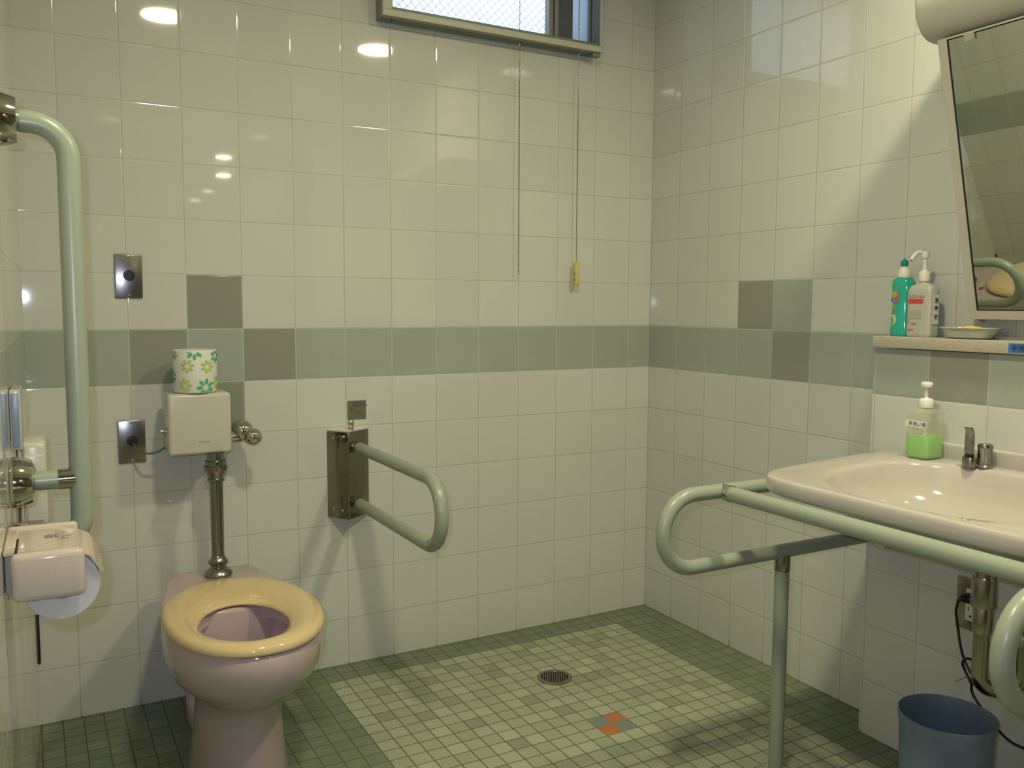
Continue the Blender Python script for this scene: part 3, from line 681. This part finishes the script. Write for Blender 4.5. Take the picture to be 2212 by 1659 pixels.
def patch(mb, a0, a1, z0_, z1_, mi, d=0.0006, roundish=False, n=10):
    vs, fs = [], []
    nz = 8
    for j in range(nz+1):
        v_ = j/nz
        for i in range(n+1):
            u_ = i/n
            aa = a0+(a1-a0)*u_; zz = z0_+(z1_-z0_)*v_
            if roundish:
                w_ = math.sqrt(max(0.0, 1-(2*v_-1)**2)); aa = (a0+a1)/2+(a1-a0)/2*(2*u_-1)*w_
            rx, ry = ratz(zz); vs.append(onell(rx*1.01, ry*1.01, aa, zz, d))
    for j in range(nz):
        for i in range(n): fs.append((j*(n+1)+i, j*(n+1)+i+1, (j+1)*(n+1)+i+1, (j+1)*(n+1)+i))
    mb.add(vs, fs, mi)
b = MB(); AC = PI+0.05
patch(b, AC-1.15, AC+0.05, 0.083, 0.112, 3, 0.0005)
patch(b, AC-1.15, AC-0.15, 0.101, 0.111, 1, 0.0009)
patch(b, AC-1.1, AC-0.25, 0.085, 0.0995, 4, 0.0010)
patch(b, AC-1.1, AC-0.2, 0.068, 0.080, 2, 0.0006, True)
patch(b, AC-1.2, AC-0.45, 0.054, 0.067, 3, 0.0007, True)
patch(b, AC-1.3, AC-0.10, 0.026, 0.056, 0, 0.0006, True)
patch(b, AC-1.3, AC-0.35, 0.029, 0.050, 2, 0.0010, True)
M_pale = simple('pale_label', (0.55, 0.66, 0.45), 0.4, noise=0.1)
M_lab = simple('white_label', (0.66, 0.64, 0.62), 0.4, noise=0.03)
part(b, 'label', [M_pale, M_yel, M_grn, M_pink, M_lab], ds)
text('ミソ', 0.0125, (dx_-0.0225, dy_+0.0175, SZ+0.0872), (-0.35, -0.93, 0), (0, 0, 1), M_inkp, 'label_lettering', LAST['label'], bold=0.0009, sx=0.85)

ax_, ay_ = -0.0615, -1.1585
sn = thing('sanitizer_bottle', 'milky pump bottle with a red band label, between green bottle and soap dish', 'bottle', (ax_, ay_, SZ))
def rq(a, bb, z, n=6.0): return [V((x, y, SZ+z)) for x, y in sup(ax_, ay_, a, bb, n, 44)]
b = MB(); b.loft([rq(0.0175, 0.0305, 0), rq(0.0195, 0.0325, 0.003), rq(0.020, 0.033, 0.010), rq(0.020, 0.033, 0.105), rq(0.0195, 0.0320, 0.115), rq(0.0165, 0.0275, 0.124), rq(0.011, 0.015, 0.130, 3), rq(0.0105, 0.0105, 0.133, 2), rq(0.0105, 0.0105, 0.140, 2)]); part(b, 'bottle', M_milky, sn)
b = MB(); b.lathe([(0.0125, 0), (0.0130, 0.003), (0.0130, 0.020), (0.0105, 0.024), (0.0060, 0.026), (0.0050, 0.030), (0.0050, 0.055), (0.0085, 0.056), (0.0090, 0.060), (0.0090, 0.068), (0.006, 0.072), (0.001, 0.073)], (ax_, ay_, SZ+0.136), seg=24)
b.tube(smooth_path([(ax_, ay_, SZ+0.203), (ax_-0.010, ay_+0.007, SZ+0.206), (ax_-0.017, ay_+0.012, SZ+0.204), (ax_-0.024, ay_+0.016, SZ+0.195), (ax_-0.027, ay_+0.018, SZ+0.187)]), 0.0045, 14); part(b, 'pump', M_white, sn)
b = MB(); b.tube([(ax_-0.027, ay_+0.018, SZ+0.1872), (ax_-0.0273, ay_+0.0182, SZ+0.1855)], 0.0028, 10); part(b, 'nozzle_hole', M_dark, LAST['pump'])
fxx = ax_-0.0203
b = MB(); b.box((fxx-0.0006, ay_-0.014, SZ+0.082), (fxx, ay_+0.0255, SZ+0.0925)); part(b, 'red_band', M_red, sn)
text('ヒビスコール', 0.0092, (fxx-0.0004, ay_+0.0245, SZ+0.0950), (0, -1, 0), (0, 0, 1), M_inkg, 'brand_lettering', sn, bold=0.0003, sx=0.62)
text('A', 0.0120, (fxx-0.0004, ay_-0.0105, SZ+0.0950), (0, -1, 0), (0, 0, 1), M_pink, 'brand_letter', sn, sx=0.9)
M_lgrey = simple('grey_print_block', (0.40, 0.40, 0.28), 0.5, noise=0.25, nscale=300)
b = MB(); b.box((fxx-0.0004, ay_-0.010, SZ+0.045), (fxx, ay_+0.0255, SZ+0.065)); part(b, 'print_block', M_lgrey, sn)
b = MB(); b.box((fxx-0.0005, ay_+0.0015, SZ+0.031), (fxx, ay_+0.0165, SZ+0.0345)); part(b, 'red_print', M_pink, sn)
b = MB(); b.box((fxx-0.0005, ay_+0.0250, SZ+0.034), (fxx, ay_+0.0285, SZ+0.0390), 0.0); b.box((fxx-0.0005, ay_+0.010, SZ+0.016), (fxx, ay_+0.026, SZ+0.0195)); part(b, 'small_print', M_inkg, sn)
b = MB(); b.box((ax_-0.010, ay_-0.0342, SZ+0.032), (ax_+0.012, ay_-0.0336, SZ+0.104)); part(b, 'side_label', M_lab, sn)
for i, ch in enumerate('消毒液'):
    text(ch, 0.0145, (ax_-0.0055, ay_-0.0345, SZ+0.0835-i*0.0195), (1, 0, 0), (0, 0, 1), M_ink, 'side_lettering', LAST['side_label'], bold=0.0003)

qx, qy = -0.0660, -1.2860
sdh = thing('soap_dish', 'shallow cream oval soap dish on the shelf below the mirror', 'soap dish', (qx, qy, SZ))
def dq(a, bb, z, n=2.6): return [V((x, y, SZ+z)) for x, y in sup(qx, qy, a, bb, n, 48)]
b = MB(); b.loft([dq(0.024, 0.044, 0.0003), dq(0.030, 0.052, 0.003), dq(0.035, 0.060, 0.016), dq(0.037, 0.064, 0.023), dq(0.042, 0.070, 0.0245), dq(0.042, 0.070, 0.0265), dq(0.036, 0.062, 0.0265), dq(0.032, 0.056, 0.014), dq(0.026, 0.046, 0.005)]); part(b, 'dish', simple('pale_dish_plastic', (0.44, 0.46, 0.37), 0.2, noise=0.04), sdh)
so = thing('soap_bar', 'yellow oval bar of soap lying in the cream soap dish', 'soap', (qx, qy-0.004, SZ+0.01))
b = MB(); ball(b, (qx, qy-0.004, SZ+0.0175), 0.030, sc=(0.75, 1.15, 0.42), seg=32); part(b, 'soap', M_sponge, so)

# ------------------------------------------------------------------ tilted mirror and its lamp
MY = -1.268; YE = -1.95
mir = thing('mirror', 'tilted wall mirror in a cream frame above the washbasin', 'mirror', (-0.05, MY, 1.09))
pb, pt = V((-0.045, 0, 1.088)), V((-0.2070, 0, 1.699))   # bottom and top of the mirror plane
dirm = (pt-pb).normalized(); nm = V((-dirm.z, 0, dirm.x))
def mp(y, h, off): return V((0, y, 0)) + pb + dirm*h + nm*off
HM = (pt-pb).length
def mbox(mb, y0, y1, h0, h1, o0, o1, bev=0.002, mi=0):
    bm = MB(); bm.box((0, 0, 0), (1, 1, 1))
    c = [(y, h, o) for y in (y0, y1) for h in (h0, h1) for o in (o0, o1)]
    idx = [0, 1, 3, 2, 4, 5, 7, 6]
    P_ = [mp(*c[i]) for i in range(8)]
    mb.add(P_, [(0, 1, 3, 2), (4, 6, 7, 5), (0, 4, 5, 1), (2, 3, 7, 6), (0, 2, 6, 4), (1, 5, 7, 3)], mi, False)
b = MB()
mbox(b, MY-0.021, MY, 0, HM, -0.008, 0.0); mbox(b, YE, YE+0.021, 0, HM, -0.008, 0.0)
mbox(b, YE+0.021, MY-0.021, 0, 0.020, -0.008, 0.0); mbox(b, YE+0.021, MY-0.021, HM-0.004, HM, -0.008, 0.0)
# wedge behind the glass back to the wall
for y0, y1 in ((MY-0.012, MY-0.002), (YE+0.002, YE+0.012)):
    pts = [mp(y0, 0.0, -0.012), mp(y0, HM, -0.012), V((-0.001, y0, 1.70)), V((-0.001, y0, 1.080))] + [mp(y1, 0.0, -0.012), mp(y1, HM, -0.012), V((-0.001, y1, 1.70)), V((-0.001, y1, 1.080))]
    b.add(pts, [(0, 1, 2, 3), (7, 6, 5, 4), (0, 4, 5, 1), (1, 5, 6, 2), (2, 6, 7, 3), (3, 7, 4, 0)], 0, False)
part(b, 'frame', M_cream, mir)
b = MB(); mbox(b, YE+0.016, MY-0.016, 0.016, HM-0.001, -0.010, -0.0035); part(b, 'glass', M_mirror, mir)
b = MB()
for (y0, y1, h0, h1) in ((MY-0.0235, MY-0.021, 0.018, HM-0.004), (YE+0.021, MY-0.021, 0.0195, 0.0220), (YE+0.021, MY-0.021, HM-0.0065, HM-0.0035)): mbox(b, y0, y1, h0, h1, -0.004, -0.0022)
part(b, 'gasket', M_black, LAST['frame'])
b = MB(); mbox(b, MY-0.085, MY-0.062, HM-0.018, HM-0.004, -0.003, 0.0015); part(b, 'clip', M_cream2, LAST['frame'])
ml = thing('mirror_lamp', 'rounded cream lamp housing along the top of the mirror', 'wall lamp', (-0.15, -1.6, 1.75))
b = MB(); prof_ = [(-0.001, 1.7035), (-0.178, 1.7035), (-0.197, 1.706), (-0.216, 1.716), (-0.232, 1.733), (-0.242, 1.755), (-0.247, 1.785), (-0.244, 1.800), (-0.232, 1.806), (-0.001, 1.812)]
rings = []
for y, sc_ in ((-1.2345, 0.97), (-1.238, 0.995), (-1.243, 1.0), (-1.98, 1.0), (-1.985, 0.97)):
    cx_, cz_ = -0.12, 1.757
    rings.append([V((min(cx_+(x-cx_)*sc_, -0.001), y, cz_+(z-cz_)*sc_)) for x, z in prof_])
b.loft(rings); part(b, 'housing', M_cream, ml, angle=35)

# ------------------------------------------------------------------ handrail round the washbasin
hr = thing('basin_handrail', 'pale green tubular handrail surrounding the washbasin on a floor post', 'handrail', (-0.45, -1.10, 0))
zu, zl = 0.7055, 0.5430; rT = 0.0165; xc = -0.805
def side(y):
    b = MB(); b.tube(fillet([(-0.105, y, zu), (xc, y, zu), (xc, y, zl), (-0.105, y, zl)], [0.0812, 0.0812], 16), rT, 28); return b
yA, yB = -1.100, -1.848
part(side(yA), 'side_rail', M_bar, hr, angle=80); part(side(yB), 'side_rail', M_bar, hr, angle=80)
b = MB(); b.tube([(-0.640, yA-0.028, 0.7030), (-0.640, yB+0.028, 0.7030)], rT+0.0005, 28); part(b, 'front_rail', M_bar, hr, angle=80)
for y, sg in ((yA, -1), (yB, 1)):
    b = MB(); rings = []
    for i in range(2):
        ring = []
        for k in range(36):
            a = 2*PI*k/36; cx_, cz_ = math.cos(a)*0.0185, math.sin(a)*0.0185
            yy = y+sg*0.030 if i == 0 else y + sg*math.sqrt(max(0.0182**2-(cz_)**2, 0.0))
            ring.append(V((-0.640+cx_, yy, 0.7035+cz_)))
        rings.append(ring)
    b.loft(rings); part(b, 'tee_collar', M_chrome, hr)
for y in (yA, yB):
    b = MB(); b.lathe([(0.017, 0.0), (0.017, zl-0.045)], (-0.448, y, 0.002), seg=28); part(b, 'post', M_bar, hr)
    b = MB(); b.lathe([(0.0180, 0.0), (0.0185, 0.002), (0.0185, 0.034), (0.0175, 0.040)], (-0.448, y, zl-0.047), seg=28); part(b, 'post_collar', M_chrome2, LAST['post'])
    b = MB(); b.lathe([(0.038, 0.0005), (0.038, 0.004), (0.024, 0.010), (0.0185, 0.012)], (-0.448, y, 0), seg=32); part(b, 'floor_flange', M_chrome, LAST['post'])
    for z in (zu, zl):
        b = MB(); b.lathe([(0.038, 0.0), (0.038, 0.004), (0.024, 0.010), (0.018, 0.011)], (-0.1003, y, z), (-1, 0, 0), 32); part(b, 'wall_flange', M_chrome, hr)

# ------------------------------------------------------------------ drain trap, socket, cord, bin
dt = thing('drain_trap', 'tarnished metal drain pipe with nuts under the washbasin', 'drain pipe', (-0.30, -1.500, 0.35))
tx, ty = -0.300, -1.5
b = MB(); b.lathe([(0.021, 0.0), (0.021, 0.03), (0.019, 0.054)], (tx, ty, 0.5665), seg=24); b.lathe([(0.0225, 0.0), (0.0235, 0.004), (0.0235, 0.058), (0.0220, 0.064)], (tx, ty, 0.508), seg=28); part(b, 'trap_nut', M_chrome2, dt)
b = MB(); b.lathe([(0.0175, 0.0), (0.0190, 0.006), (0.0190, 0.053), (0.0185, 0.054)], (tx, ty, 0.454), seg=28); part(b, 'trap_sleeve', M_chrome2, dt)
b = MB(); b.tube(fillet([(tx, ty, 0.46), (tx, ty, 0.335), (tx+0.070, ty-0.045, 0.335), (tx+0.070, ty-0.045, 0.46), (-0.101, ty-0.045, 0.46)], [0.030, 0.030, 0.030], 8), 0.0155, 22); part(b, 'trap_pipe', M_chrome2, dt)
ol = thing('wall_socket', 'double power socket on a steel plate on the ledge under the washbasin', 'socket', (-0.10, -1.351, 0.432))
b = MB(); b.box((-0.1065, -1.3880, 0.3725), (-0.1003, -1.3135, 0.4935), 0.002); part(b, 'plate', M_steel, ol)
b = MB(); b.box((-0.1090, -1.3640, 0.3960), (-0.1062, -1.3380, 0.4700), 0.001); part(b, 'socket_face', M_white, ol)
b = MB()
for y, z in ((-1.346, 0.424), (-1.357, 0.424)): b.box((-0.1094, y-0.001, z-0.005), (-0.1088, y+0.001, z+0.005))
b.lathe([(0.003, 0), (0.003, 0.0006)], (-0.1088, -1.3515, 0.407), (-1, 0, 0), 12); part(b, 'socket_slots', M_black, LAST['socket_face'])
from_px = lambda x, u, v: (lambda d: CAM + d*((x-CAM.x)/d.x))(fw + r2*((u-1106)/FPX) - u2*((v-829.5)/FPX))
pc = thing('power_cord', 'black power cord plugged into the wall socket, looping down behind the bin', 'cord', (-0.12, -1.35, 0.45))
b = MB(); b.box((-0.135, -1.366, 0.443), (-0.1092, -1.342, 0.463), 0.005); b.tube([V((-0.13, -1.352, 0.453)), from_px(-.142, 2080, 1288), from_px(-.145, 2069, 1300)], 0.006, 12, radii=[0.008, 0.0060, 0.0035]); part(b, 'plug', M_black, pc)
pix = [(2069, 1300, -.145), (2065, 1322, -.14), (2068, 1345, -.13), (2073, 1385, -.13), (2081, 1420, -.13), (2094, 1448, -.13), (2104, 1466, -.13), (2106, 1475, -.13), (2099, 1478, -.13), (2094, 1468, -.13), (2083, 1445, -.13), (2079, 1432, -.135), (2085, 1423, -.14), (2096, 1424, -.14), (2103, 1434, -.14), (2103, 1455, -.14), (2099, 1475, -.14), (2099, 1492, -.135), (2107, 1510, -.135), (2125, 1537, -.135), (2150, 1570, -.135), (2180, 1600, -.135), (2215, 1618, -.135), (2290, 1650, -.135), (2360, 1662, -.135), (2420, 1668, -.135)]
b = MB(); b.tube(smooth_path([from_px(x, u, v) for u, v, x in pix], 5), 0.0030, 10); part(b, 'cable', M_black, pc)
b = MB(); b.tube([from_px(-.128, 2104, 1468), from_px(-.125, 2088, 1462), from_px(-.118, 2064, 1472)], 0.0009, 6); part(b, 'cable_tie', M_steeld, pc)

kx, ky, kz = -0.348, -1.466, 0.278
bn = thing('waste_bin', 'open round dark blue plastic waste bin under the washbasin', 'waste bin', (kx, ky, 0))
b = MB(); b.lathe([(0.078, 0.001), (0.081, 0.004), (0.0905, kz-0.030), (0.0915, kz-0.022), (0.0945, kz-0.004), (0.0945, kz), (0.0925, kz+0.001), (0.0910, kz-0.003), (0.0875, kz-0.030), (0.078, 0.010), (0.079, 0.006)], (kx, ky, 0), seg=56); part(b, 'bin_body', M_blue, bn)
